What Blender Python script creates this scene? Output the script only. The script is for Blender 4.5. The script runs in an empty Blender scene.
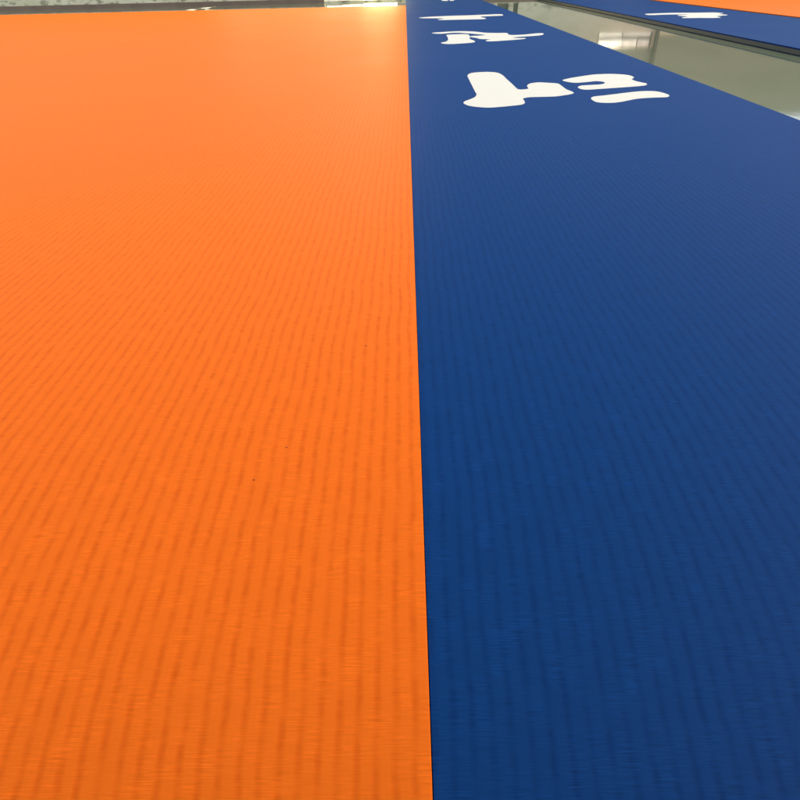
import bpy, bmesh, math, random
from mathutils import Matrix, Vector
random.seed(7)
S = bpy.context.scene
C = S.collection
R = math.radians

# ------------------------------------------------------------------ sizes (metres)
TH = 0.12            # thickness of the air mats
EYE = 1.40           # lens above the mat surface
SEAM = 0.037         # where the orange and the blue mat meet
BLUE_R = 4.25        # right edge of the near blue mat
FAR_L = 7.75         # left edge of the second blue mat
FAR_SEAM = 12.05     # second blue mat / second orange mat
WALL_Y = 45.0
SHADE_EDGE_Y = 0.2  # far edge of the added, unseen roof

# ------------------------------------------------------------------ helpers
def link(o, parent=None):
    C.objects.link(o)
    if parent: o.parent = parent
    return o

def obj(name, bm, mat, parent=None, smooth=False):
    me = bpy.data.meshes.new(name)
    bmesh.ops.recalc_face_normals(bm, faces=bm.faces)
    bm.to_mesh(me); bm.free()
    if smooth:
        for p in me.polygons: p.use_smooth = True
    for m in (mat if isinstance(mat, list) else [mat]): me.materials.append(m)
    return link(bpy.data.objects.new(name, me), parent)

def thing(name, label, cat, loc=(0, 0, 0), group=None):
    o = bpy.data.objects.new(name, None)
    o.location = loc
    o['label'] = label; o['category'] = cat
    if group: o['group'] = group
    return link(o)

def tag(o, label, cat, group=None):
    o['label'] = label; o['category'] = cat
    if group: o['group'] = group
    return o

def box(bm, x0, x1, y0, y1, z0, z1):
    v = [bm.verts.new((x, y, z)) for z in (z0, z1) for y in (y0, y1) for x in (x0, x1)]
    for f in ((0, 2, 3, 1), (4, 5, 7, 6), (0, 1, 5, 4), (2, 6, 7, 3), (0, 4, 6, 2), (1, 3, 7, 5)):
        bm.faces.new([v[i] for i in f])
    return v

# ------------------------------------------------------------------ node helpers
class NT:
    def __init__(s, name):
        s.m = bpy.data.materials.new(name); s.m.use_nodes = True
        s.t = s.m.node_tree; s.bsdf = s.t.nodes['Principled BSDF']
        s.geo = s.t.nodes.new('ShaderNodeNewGeometry')
    def link(s, a, b): s.t.links.new(a, b)
    def val(s, sock, v):
        if hasattr(v, 'is_output'): s.link(v, sock)
        else: sock.default_value = v
    def math(s, op, a, b=None, c=None):
        n = s.t.nodes.new('ShaderNodeMath'); n.operation = op
        s.val(n.inputs[0], a)
        if b is not None: s.val(n.inputs[1], b)
        if c is not None: s.val(n.inputs[2], c)
        return n.outputs[0]
    def scaled(s, sc, off=(0, 0, 0)):
        n = s.t.nodes.new('ShaderNodeMapping')
        s.link(s.geo.outputs['Position'], n.inputs['Vector'])
        n.inputs['Scale'].default_value = sc; n.inputs['Location'].default_value = off
        return n.outputs[0]
    def noise(s, vec, scale=1.0, detail=2.0, rough=0.5):
        n = s.t.nodes.new('ShaderNodeTexNoise')
        s.link(vec, n.inputs['Vector'])
        n.inputs['Scale'].default_value = scale; n.inputs['Detail'].default_value = detail
        n.inputs['Roughness'].default_value = rough
        return n.outputs['Fac']
    def ramp(s, v, a, b, lo=0.0, hi=1.0):
        n = s.t.nodes.new('ShaderNodeMapRange'); n.interpolation_type = 'SMOOTHSTEP'
        s.val(n.inputs[0], v)
        for i, q in enumerate((a, b, lo, hi)): n.inputs[i + 1].default_value = q
        return n.outputs[0]
    def mix(s, f, a, b):
        n = s.t.nodes.new('ShaderNodeMix'); n.data_type = 'RGBA'
        s.val(n.inputs[0], f)
        for i, c in ((6, a), (7, b)):
            if hasattr(c, 'is_output'): s.link(c, n.inputs[i])
            else: n.inputs[i].default_value = (*c, 1)
        return n.outputs[2]
    def gain(s, col, f):
        n = s.t.nodes.new('ShaderNodeVectorMath'); n.operation = 'SCALE'
        s.link(col, n.inputs[0]); s.val(n.inputs['Scale'], f)
        return n.outputs[0]
    def xyz(s, vec=None):
        n = s.t.nodes.new('ShaderNodeSeparateXYZ')
        s.link(vec or s.geo.outputs['Position'], n.inputs[0])
        return n.outputs
    def bump(s, h, dist, strength=1.0, prev=None):
        n = s.t.nodes.new('ShaderNodeBump')
        n.inputs['Strength'].default_value = strength; n.inputs['Distance'].default_value = dist
        s.link(h, n.inputs['Height'])
        if prev: s.link(prev, n.inputs['Normal'])
        return n.outputs[0]
    def set(s, **k):
        for a, v in k.items():
            sock = s.bsdf.inputs[a.replace('_', ' ')]
            if isinstance(v, tuple): sock.default_value = (*v, 1)
            else: s.val(sock, v)
        return s.m

def vinyl(name, col, deep, rough, groove=0.5, spec=0.05, tint=(1, 1, 1), fuzz=0.2, fuzz_tint=(1, 1, 1), dent=0.0007, ribs_gain=1.0):
    """woven air-mat skin: fine cross ribs, and lengthwise rows where the drop stitching pulls the skin in"""
    n = NT(name)
    x, y, z = n.xyz()
    slow = n.noise(n.scaled((0.9, 1.5, 0)), 1.0, 2.0)
    fast = n.noise(n.scaled((9.0, 14.0, 0), (3, 1, 0)), 1.0, 2.0)
    xw = n.math('ADD', x, n.math('MULTIPLY', n.math('SUBTRACT', slow, 0.5), 0.048))
    xw = n.math('ADD', xw, n.math('MULTIPLY', n.math('SUBTRACT', fast, 0.5), 0.011))
    near = n.math('EXPONENT', n.math('MULTIPLY', n.math('MAXIMUM', y, 0.0), -2.0))
    xw = n.math('MULTIPLY', xw, n.math('ADD', 1.0, n.math('MULTIPLY', near, 0.6)))
    fr = n.math('FRACT', n.math('DIVIDE', xw, 0.0505))
    g = n.math('MULTIPLY', n.math('ABSOLUTE', n.math('SUBTRACT', fr, 0.5)), 2.0)      # 1 in the groove
    line = n.ramp(g, 0.30, 1.0)
    broken = n.ramp(n.noise(n.scaled((14, 10, 0), (5, 5, 0)), 1.0, 2.0), 0.3, 0.65, 0.36, 1.0)
    line = n.math('MULTIPLY', line, broken)
    ribs = n.ramp(n.noise(n.scaled((11, 40, 0), (1, 3, 0)), 1.0, 2.0), 0.30, 0.62, 0.55, 1.0)
    line = n.math('MULTIPLY', line, ribs)
    weave = n.noise(n.scaled((16, 330, 0)), 1.0, 2.0, 0.6)
    thread = n.noise(n.scaled((42, 640, 0), (2, 7, 0)), 1.0, 1.0, 0.6)
    patch = n.noise(n.scaled((11, 9, 0), (9, 2, 0)), 1.0, 3.0)
    wob = n.math('MULTIPLY', n.math('SUBTRACT', weave, 0.5), n.ramp(patch, 0.35, 0.7, 0.2, 0.95))
    wob = n.math('ADD', wob, n.math('MULTIPLY', n.math('SUBTRACT', thread, 0.5), 0.12))
    c = n.mix(n.math('MULTIPLY', line, groove), col, deep)
    tone = n.math('ADD', 1.0, n.math('MULTIPLY', wob, ribs_gain))
    tone = n.math('ADD', tone, n.math('MULTIPLY', n.math('SUBTRACT', patch, 0.5), 0.12 * ribs_gain))
    big = n.noise(n.scaled((0.55, 0.32, 0), (1, 8, 0)), 1.0, 3.0)
    tone = n.math('ADD', tone, n.math('MULTIPLY', n.math('SUBTRACT', big, 0.5), 0.10))
    c = n.gain(c, tone)
    b = n.bump(line, -dent, 1.0)
    b = n.bump(weave, 0.0003, 0.5, b)
    r = n.math('ADD', rough, n.math('MULTIPLY', n.math('SUBTRACT', big, 0.5), 0.10))
    n.link(c, n.bsdf.inputs['Base Color']); n.link(b, n.bsdf.inputs['Normal'])
    return n.set(Roughness=r, Specular_IOR_Level=spec, Specular_Tint=tint, Sheen_Weight=fuzz, Sheen_Roughness=0.35, Sheen_Tint=fuzz_tint)

def plain(name, col, rough, var=0.15, scale=6.0, **k):
    n = NT(name)
    f = n.noise(n.scaled((1, 1, 1)), scale, 4.0)
    rgb = n.t.nodes.new('ShaderNodeRGB'); rgb.outputs[0].default_value = (*col, 1)
    n.link(n.gain(rgb.outputs[0], n.math('ADD', 1 - var / 2, n.math('MULTIPLY', f, var))), n.bsdf.inputs['Base Color'])
    return n.set(Roughness=rough, **k)

M_ORANGE = vinyl('orange_vinyl', (0.55, 0.105, 0.008), (0.41, 0.060, 0.004), 0.52, 0.60, spec=0.035, tint=(1, 0.88, 0.30), fuzz=0.16, fuzz_tint=(1.0, 0.50, 0.03))
M_BLUE = vinyl('blue_vinyl', (0.0032, 0.0275, 0.110), (0.0016, 0.0155, 0.073), 0.54, 0.50, ribs_gain=1.7, spec=0.022, tint=(0.85, 1.0, 0.95), fuzz=0.03, fuzz_tint=(0.2, 0.5, 0.6), dent=0.0004)
M_PRINT = plain('white_print', (0.46, 0.455, 0.37), 0.6, 0.06, 3.0)
M_BAND = plain('grey_band', (0.085, 0.082, 0.060), 0.6, 0.4, 9.0)
M_SPECK = plain('dirt', (0.20, 0.048, 0.009), 0.9, 0.4, 400.0)
M_FRAME = plain('frame_paint', (0.22, 0.21, 0.17), 0.6, 0.2, 2.0)
M_POST = plain('post_paint', (0.10, 0.105, 0.075), 0.6, 0.3, 2.0)
M_SKIRT = plain('skirting', (0.21, 0.145, 0.095), 0.7, 0.5, 1.3)
M_FILM = plain('strip_film', (0.52, 0.48, 0.36), 0.4, 0.1, 3.0)

def floor_material():
    n = NT('sealed_floor')
    a = n.noise(n.scaled((0.35, 0.22, 1)), 1.0, 5.0)
    b = n.noise(n.scaled((5, 5, 1)), 1.0, 4.0)
    c = n.mix(n.ramp(a, 0.3, 0.7), (0.085, 0.110, 0.062), (0.115, 0.138, 0.085))
    c = n.gain(c, n.math('ADD', 0.9, n.math('MULTIPLY', b, 0.2)))
    r = n.math('ADD', 0.02, n.math('MULTIPLY', a, 0.05))
    h = n.noise(n.scaled((1.3, 0.7, 1)), 1.0, 3.0)
    n.link(c, n.bsdf.inputs['Base Color'])
    n.link(n.bump(h, 0.002, 0.6), n.bsdf.inputs['Normal'])
    return n.set(Roughness=r)
def plaster_material():
    n = NT('wall_plaster')
    x, y, z = n.xyz()
    a = n.noise(n.scaled((0.5, 0.5, 0.9)), 1.0, 5.0, 0.6)
    st = n.ramp(n.noise(n.scaled((1.4, 1, 3.5), (4, 0, 0)), 1.0, 5.0, 0.65), 0.48, 0.62)
    c = n.mix(n.ramp(a, 0.3, 0.7), (0.62, 0.58, 0.36), (0.76, 0.71, 0.47))
    low = n.ramp(z, 0.25, 0.9, 1.0, 0.0)
    c = n.mix(n.math('MULTIPLY', n.math('MULTIPLY', st, low), 0.8), c, (0.16, 0.14, 0.075))
    n.link(c, n.bsdf.inputs['Base Color'])
    return n.set(Roughness=0.85)
def upper_material():
    n = NT('upper_cladding')
    a = n.noise(n.scaled((0.5, 0.5, 0.9)), 1.0, 5.0, 0.6)
    n.link(n.mix(a, (0.23, 0.28, 0.17), (0.32, 0.37, 0.25)), n.bsdf.inputs['Base Color'])
    return n.set(Roughness=0.8)
M_FLOOR = floor_material(); M_WALL = plaster_material(); M_UPPER = upper_material()
M_GROUND = plain('outer_concrete', (0.34, 0.33, 0.29), 0.9, 0.3, 0.4)

# ------------------------------------------------------------------ setting
bm = bmesh.new()
bmesh.ops.create_grid(bm, x_segments=1, y_segments=1, size=900)
o = obj('ground', bm, M_GROUND); o.location = (0, 0, -0.006); o['kind'] = 'structure'
bm = bmesh.new()
vs = [bm.verts.new(p) for p in ((-60, -40, 0), (70, -40, 0), (70, WALL_Y + 0.2, 0), (-60, WALL_Y + 0.2, 0))]
bm.faces.new(vs)
o = obj('floor', bm, M_FLOOR); o['kind'] = 'structure'

# ------------------------------------------------------------------ air mats
def rounded_slab(x0, x1, y0, y1, z0, z1, r):
    bm = bmesh.new()
    box(bm, x0, x1, y0, y1, z0, z1)
    bmesh.ops.bevel(bm, geom=list(bm.edges), offset=r, segments=4, profile=0.5, affect='EDGES')
    return bm

def band_mesh(x0, x1, y0, y1, z0, z1, t, sides):
    """strip glued round the foot of the mat, standing t proud of the skin (only on the free sides)"""
    bm = bmesh.new()
    if 'l' in sides: box(bm, x0 - t, x0 + t, y0 + .02, y1 - .02, z0, z1)
    if 'r' in sides: box(bm, x1 - t, x1 + t, y0 + .02, y1 - .02, z0, z1)
    if 'e' in sides: box(bm, x0 + .02, x1 - .02, y1 - t, y1 + t, z0, z1)
    return bm

def air_mat(name, label, x0, x1, y0, y1, mat, sides, group):
    cx = (x0 + x1) / 2
    t = thing(name, label, 'mat', (cx, y0, 0), group)
    obj('mat_body', rounded_slab(x0 - cx, x1 - cx, 0, y1 - y0, 0.004, TH, 0.0022), mat, t)
    for s in sides:
        obj('side_band', band_mesh(x0 - cx, x1 - cx, 0, y1 - y0, 0.010, TH - 0.028, 0.003, s), M_BAND, t)
    return t, cx, y0

GRP = 'inflatable mats on the shiny floor'
air_mat('exercise_mat', 'wide bright orange ribbed mat in the foreground, left of the lettered blue mat',
        -24, SEAM - 0.0008, -4, 35.95, M_ORANGE, 'el', GRP)
blue = air_mat('exercise_mat', 'long dark blue ribbed mat with white lettering, joined to the big orange mat',
               SEAM + 0.0008, BLUE_R, -4, 43.3, M_BLUE, 'er', GRP)
blue2 = air_mat('exercise_mat', 'second blue mat, lying across the strip of shiny grey floor',
                FAR_L, FAR_SEAM - 0.16, -4, 43.3, M_BLUE, 'lre', GRP)
air_mat('exercise_mat', 'orange mat lying beyond the second blue mat, only its corner showing',
        FAR_SEAM + 0.10, 30, -4, 43.0, M_ORANGE, 'lre', GRP)

# ------------------------------------------------------------------ printed white lettering
GLYPH = {
'A': [(0.995, 11.025), (1.075, 11.282), (1.233, 11.378), (1.399, 11.376), (1.515, 11.237), (1.557, 10.938), (1.561, 10.499), (1.572, 10.09), (1.578, 9.592), (1.609, 9.517), (1.682, 9.533), (1.741, 9.588), (1.758, 9.824), (1.818, 10.006), (1.892, 10.094), (2.004, 10.137), (2.204, 10.02), (2.246, 9.956), (2.248, 9.757), (2.247, 9.458), (2.279, 9.272), (2.282, 9.146), (2.233, 9.066), (2.146, 8.993), (1.976, 8.895), (1.775, 8.881), (1.643, 8.881), (1.562, 8.829), (1.53, 8.757), (1.515, 8.5), (1.471, 8.384), (1.385, 8.318), (1.227, 8.253), (1.034, 8.194), (0.914, 8.235), (0.799, 8.336), (0.747, 8.461), (0.738, 8.592), (0.78, 8.712), (0.857, 8.839), (0.924, 8.986), (0.963, 9.183), (0.966, 9.435), (0.973, 9.98), (0.981, 10.584)] ,
'B': [(2.373, 10.297), (2.53, 10.493), (2.756, 10.671), (2.982, 10.821), (3.204, 10.854), (3.376, 10.793), (3.482, 10.676), (3.501, 10.508), (3.474, 10.384), (3.409, 10.268), (3.398, 10.101), (3.438, 9.947), (3.48, 9.839), (3.461, 9.728), (3.38, 9.628), (3.165, 9.548), (2.936, 9.485), (2.71, 9.423), (2.512, 9.383), (2.447, 9.458), (2.446, 9.619), (2.525, 9.746), (2.653, 9.785), (2.814, 9.819), (2.914, 9.934), (2.918, 10.066), (2.83, 10.139), (2.655, 10.059), (2.513, 10.02), (2.422, 10.107)] ,
'C': [(2.404, 8.703), (2.473, 8.821), (2.631, 8.896), (2.839, 9.001), (3.029, 9.099), (3.211, 9.163), (3.366, 9.143), (3.43, 9.035), (3.454, 8.875), (3.437, 8.759), (3.361, 8.665), (3.183, 8.653), (2.996, 8.608), (2.852, 8.515), (2.705, 8.402), (2.558, 8.345), (2.421, 8.393), (2.389, 8.527)] ,
'D': [(0.726, 19.323), (1.068, 19.561), (1.521, 19.706), (1.889, 19.466), (2.167, 18.993), (2.522, 18.832), (2.702, 18.783), (2.704, 18.166), (3.058, 18.192), (3.525, 18.495), (3.559, 18.179), (3.351, 17.819), (2.863, 17.603), (2.656, 17.377), (2.937, 17.198), (2.758, 16.924), (2.346, 16.715), (1.953, 16.608), (1.973, 16.96), (2.066, 17.094), (1.83, 17.259), (1.784, 17.542), (1.672, 17.794), (1.667, 18.083), (1.924, 18.192), (2.069, 18.334), (1.935, 18.552), (1.678, 18.934), (1.322, 19.225), (0.93, 19.009)] ,
'E': [(1.08, 18.595), (1.289, 18.724), (1.605, 18.702), (1.662, 18.441), (1.627, 17.749), (1.584, 17.373), (1.648, 16.782), (1.597, 16.446), (1.262, 16.235), (0.937, 16.215), (0.836, 16.526), (0.957, 16.745), (1.04, 17.187), (1.074, 17.946)] ,
'F': [(0.53, 26.162), (1.02, 26.471), (1.694, 26.72), (2.362, 26.756), (3.046, 26.936), (3.507, 27.058), (3.64, 26.776), (3.544, 26.149), (3.16, 26.011), (2.759, 25.883), (2.711, 25.624), (2.811, 24.79), (2.653, 24.466), (2.164, 24.453), (1.556, 24.482), (1.192, 24.548), (1.143, 24.815), (1.355, 25.319), (0.984, 25.52), (0.606, 25.725)] ,
'H': [(2.069, 41.426), (2.3, 42.403), (2.838, 42.258), (2.735, 40.49), (2.522, 40.095), (2.551, 41.134), (2.442, 41.201), (2.342, 40.202), (2.12, 40.333)] ,
'R': [(8.419, 25.193), (8.725, 25.335), (9.059, 25.415), (9.529, 25.439), (9.946, 25.321), (10.345, 25.209), (10.786, 25.134), (10.933, 24.697), (10.619, 24.306), (10.649, 23.696), (10.131, 23.278), (9.98, 22.655), (9.648, 22.515), (9.341, 22.672), (8.865, 22.759), (8.959, 23.124), (9.216, 23.394), (9.104, 23.862), (9.201, 24.166), (9.567, 24.321), (9.213, 24.563), (8.774, 24.585), (8.36, 24.596)] ,

}
def smooth_loop(p, n=5):
    out = []; L = len(p)
    for i in range(L):
        a, b, c, d = (Vector(p[(i + k) % L]) for k in (-1, 0, 1, 2))
        # shape tangents limited to the short neighbouring edge, so sharp tips do not overshoot
        e = (c - b).length
        def tan(q, r, s):
            v = s - q; m = min((r - q).length, (s - r).length)
            return v.normalized() * m if v.length > 1e-6 else v
        t0 = tan(a, b, c); t1 = tan(b, c, d)
        for k in range(n):
            u = k / n; u2 = u * u; u3 = u2 * u
            out.append(b * (2*u3 - 3*u2 + 1) + t0 * (u3 - 2*u2 + u) + c * (3*u2 - 2*u3) + t1 * (u3 - u2))
    return out
def glyph(key, owner):
    root, cx, y0 = owner
    bm = bmesh.new()
    pts = smooth_loop(GLYPH[key])
    lo = [bm.verts.new((p.x - cx, p.y - y0, TH - 0.001)) for p in pts]
    hi = [bm.verts.new((p.x - cx, p.y - y0, TH + 0.0015)) for p in pts]
    f = bm.faces.new(hi)
    n = len(pts)
    for i in range(n): bm.faces.new((lo[i], lo[(i + 1) % n], hi[(i + 1) % n], hi[i]))
    bmesh.ops.triangulate(bm, faces=[f])
    obj('printed_letter', bm, M_PRINT, root)
for k in 'ABCDEFH': glyph(k, blue)
glyph('R', blue2)

# ------------------------------------------------------------------ specks of dirt on the orange mat
def speck(x, y, s, label):
    bm = bmesh.new()
    bmesh.ops.create_icosphere(bm, subdivisions=2, radius=s)
    for v in bm.verts:
        v.co *= random.uniform(0.72, 1.15)
        v.co.x *= 1.45; v.co.z *= 0.7
    o = obj('dirt_speck', bm, M_SPECK, None, True)
    o.location = (x, y, TH + s * 0.5); o.rotation_euler = (0, 0, random.uniform(-.4, .4))
    tag(o, label, 'speck', 'specks of dirt on the orange mat')
speck(-0.450, 1.683, 0.0025, 'dark speck of dirt on the orange mat, the middle one of three')
speck(-0.534, 1.513, 0.0026, 'dark speck of dirt on the orange mat, nearest the camera')
speck(-0.199, 2.403, 0.0029, 'tiny speck of dirt on the orange mat, close to the blue mat')

# ------------------------------------------------------------------ pale film strip past the end of the orange mat
bm = bmesh.new()
rows = []
for i in range(25):
    u = i / 24
    y = 38.0 + 3.4 * u; x = -11.85 + 0.75 * u + 0.05 * math.sin(9 * u)
    w = 0.30 - 0.12 * u
    rows.append([bm.verts.new((x + w * k / 4 - 0.02 * math.sin(5 * u + k), y, 0.012 + 0.055 * abs(math.sin(2.2 * k / 4 + 6 * u)) )) for k in range(5)])
for a, b in zip(rows, rows[1:]):
    for k in range(4): bm.faces.new((a[k], a[k + 1], b[k + 1], b[k]))
strip = obj('packing_strip', bm, M_FILM, None, True)
sm = strip.modifiers.new('thick', 'SOLIDIFY'); sm.thickness = 0.004
tag(strip, 'pale strip of packing film on the floor past the end of the orange mat', 'strip')

# ------------------------------------------------------------------ far wall: dark skirting, pale plaster, openings; the floor mirrors it
WY0, WY1 = WALL_Y, WALL_Y + 0.28
wall = thing('boundary_wall', 'pale dirty plastered wall with a dark foot behind the far end of the mats', 'wall', (0, WALL_Y, 0))
def wbox(name, rects, mat, y0=0.0, y1=0.28, parent=wall):
    bm = bmesh.new()
    for r in rects: box(bm, r[0], r[1], y0, y1, r[2], r[3])
    return obj(name, bm, mat, parent)
SPLIT = 2.85; SPLIT_R = 2.15; TOP = 7.0
# holes: (x0, x1, z0, z1)
holes = [(-5.0, 0.05, 0.09, 2.7), (5.75, 6.45, 0.24, 2.5), (6.75, 7.05, 0.24, 2.5), (12.3, 15.75, 1.98, 2.80)]
rects = []
x = -60.0
for h in holes:
    rects.append((x, h[0], 0.0, SPLIT))
    rects.append((h[0], h[1], 0.0, h[2])); rects.append((h[0], h[1], h[3], SPLIT))
    x = h[1]
rects += [(x, 16.0, 0.0, SPLIT), (16.0, 70.0, 0.0, SPLIT_R)]
wbox('plaster_panel', rects, M_WALL)
wbox('upper_panel', [(-60, 16.0, SPLIT, TOP), (16.0, 70, SPLIT_R, TOP)], M_UPPER)
wbox('skirting', [(-60, -5.05, 0.0, 0.21), (0.1, 70, 0.0, 0.21)], M_SKIRT, -0.03, -0.002)
wbox('column', [(15.93, 16.11, 0.0, 4.6)], M_POST, -0.22, -0.004)
wbox('door_panel', [(5.75, 6.45, 0.24, 2.5)], M_POST, 0.12, 0.17)
wbox('door_panel', [(6.75, 7.05, 0.24, 2.5)], M_POST, 0.12, 0.17)
win = wbox('window', [(12.3, 15.75, 2.17, 2.40), (12.30, 12.38, 1.98, 2.17), (12.30, 12.38, 2.40, 2.80), (15.67, 15.75, 1.98, 2.17), (15.67, 15.75, 2.40, 2.80)], M_FRAME, 0.08, 0.2)
wbox('window_mullion', [(13.86, 13.90, 1.98, 2.17), (14.86, 14.90, 2.40, 2.80)], M_FRAME, 0.09, 0.19, win)

def lit(name, k, col=(1.0, 0.90, 0.66)):
    n = NT(name)
    f = n.noise(n.scaled((2.2, 1, 3.0)), 1.0, 3.0)
    n.link(n.math('MULTIPLY', n.ramp(f, 0.25, 0.75, 0.55, 1.25), k), n.bsdf.inputs['Emission Strength'])
    return n.set(Base_Color=(0.7, 0.68, 0.6), Roughness=0.4, Emission_Color=col)
wbox('glow_pane', [(12.39, 13.85, 1.99, 2.16)], lit('lit_glass_low', 0.50), 0.12, 0.14, win)
wbox('glow_pane', [(12.39, 13.90, 2.41, 2.79)], lit('lit_glass', 1.0), 0.12, 0.14, win)
wbox('glow_pane', [(13.91, 15.66, 1.99, 2.16)], lit('lit_glass_low_dim', 0.26), 0.12, 0.14, win)
wbox('glow_pane', [(13.91, 14.85, 2.41, 2.79)], lit('lit_glass_dim', 0.50), 0.12, 0.14, win)
wbox('glow_pane', [(14.91, 15.66, 2.41, 2.79)], lit('lit_glass_dimmer', 0.24), 0.12, 0.14, win)
wbox('door_glow', [(-2.6, -0.5, 0.10, 2.6)], lit('door_glow_panel', 13.0, (1.0, 0.78, 0.36)), 0.12, 0.14)  # emissive panel added in the open doorway to cast the glow on the mats
wbox('door_glow', [(-3.9, -2.65, 0.13, 2.2), (-4.9, -3.91, 0.17, 2.2)], lit('door_glow_panel_dim', 1.6, (1.0, 0.80, 0.42)), 0.12, 0.14)  # dimmer emissive panels added beside it, tapering the glow

for cx in (-10.3, -7.6, -4.9, -2.2):  # framed emissive panels added out of view to widen the glow on the orange
    fr = wbox('high_glow_frame', [(cx - 1.3, cx + 1.3, 2.95, 3.05), (cx - 1.3, cx + 1.3, 5.45, 5.55), (cx - 1.3, cx - 1.22, 3.05, 5.45), (cx + 1.22, cx + 1.3, 3.05, 5.45)], M_FRAME, -0.06, -0.003)
    wbox('glow_pane', [(cx - 1.21, cx + 1.21, 3.06, 5.44)], lit('high_glow', 4.4 if cx > -6 else 2.4, (1.0, 0.80, 0.42)), -0.03, -0.004, fr)

# ------------------------------------------------------------------ the shed roof added out of view to dim the near end
shading = thing('shading_roof', 'open shed roof added out of view to shade the near end of the mats', 'roof', (0, 0, 0))
bm = bmesh.new(); box(bm, -40, 45, -30, SHADE_EDGE_Y, 5.0, 5.12); obj('shading_deck', bm, M_POST, shading)
for px in (-30, 35):
    bm = bmesh.new(); box(bm, px, px + .2, -6.1, -5.9, 0.0, 4.998); obj('post', bm, M_POST, shading)

# ------------------------------------------------------------------ light
EL, AZ = 45.0, 88.0          # hazy sun out to the right of the mats
w = bpy.data.worlds.new('World'); S.world = w; w.use_nodes = True
nt = w.node_tree; bg = nt.nodes['Background']
sky = nt.nodes.new('ShaderNodeTexSky'); sky.sky_type = 'NISHITA'; sky.sun_disc = False
sky.sun_elevation = R(EL); sky.sun_rotation = R(AZ)
sky.air_density = 1.0; sky.dust_density = 5; sky.ozone_density = 1.0
nt.links.new(sky.outputs[0], bg.inputs[0]); bg.inputs[1].default_value = 0.15
sun = bpy.data.lights.new('Sun', 'SUN'); sun.energy = 0.6; sun.angle = R(15); sun.color = (1.0, 0.95, 0.87)
so = link(bpy.data.objects.new('Sun', sun))
dirv = Vector((math.sin(R(AZ)) * math.cos(R(EL)), math.cos(R(AZ)) * math.cos(R(EL)), math.sin(R(EL))))
so.rotation_euler = dirv.to_track_quat('Z', 'Y').to_euler()

# ------------------------------------------------------------------ camera
rot = Matrix(((0.999778777, 0.012676902, 0.016783694), (0.006343947, 0.579053844, -0.81526462), (-0.020053692, 0.815190740, 0.578845322)))
cd = bpy.data.cameras.new('Camera'); cd.sensor_fit = 'HORIZONTAL'; cd.sensor_width = 36.0
cd.lens = 36.0 * 604.0 / 800.0
cd.clip_start = 0.05; cd.clip_end = 3000
cam = link(bpy.data.objects.new('Camera', cd))
cam.matrix_world = Matrix.Translation((0, 0, TH + EYE)) @ rot.to_4x4()
S.camera = cam

S.view_settings.view_transform = 'Standard'; S.view_settings.look = 'None'
S.view_settings.gamma = 1; S.view_settings.exposure = 1.2
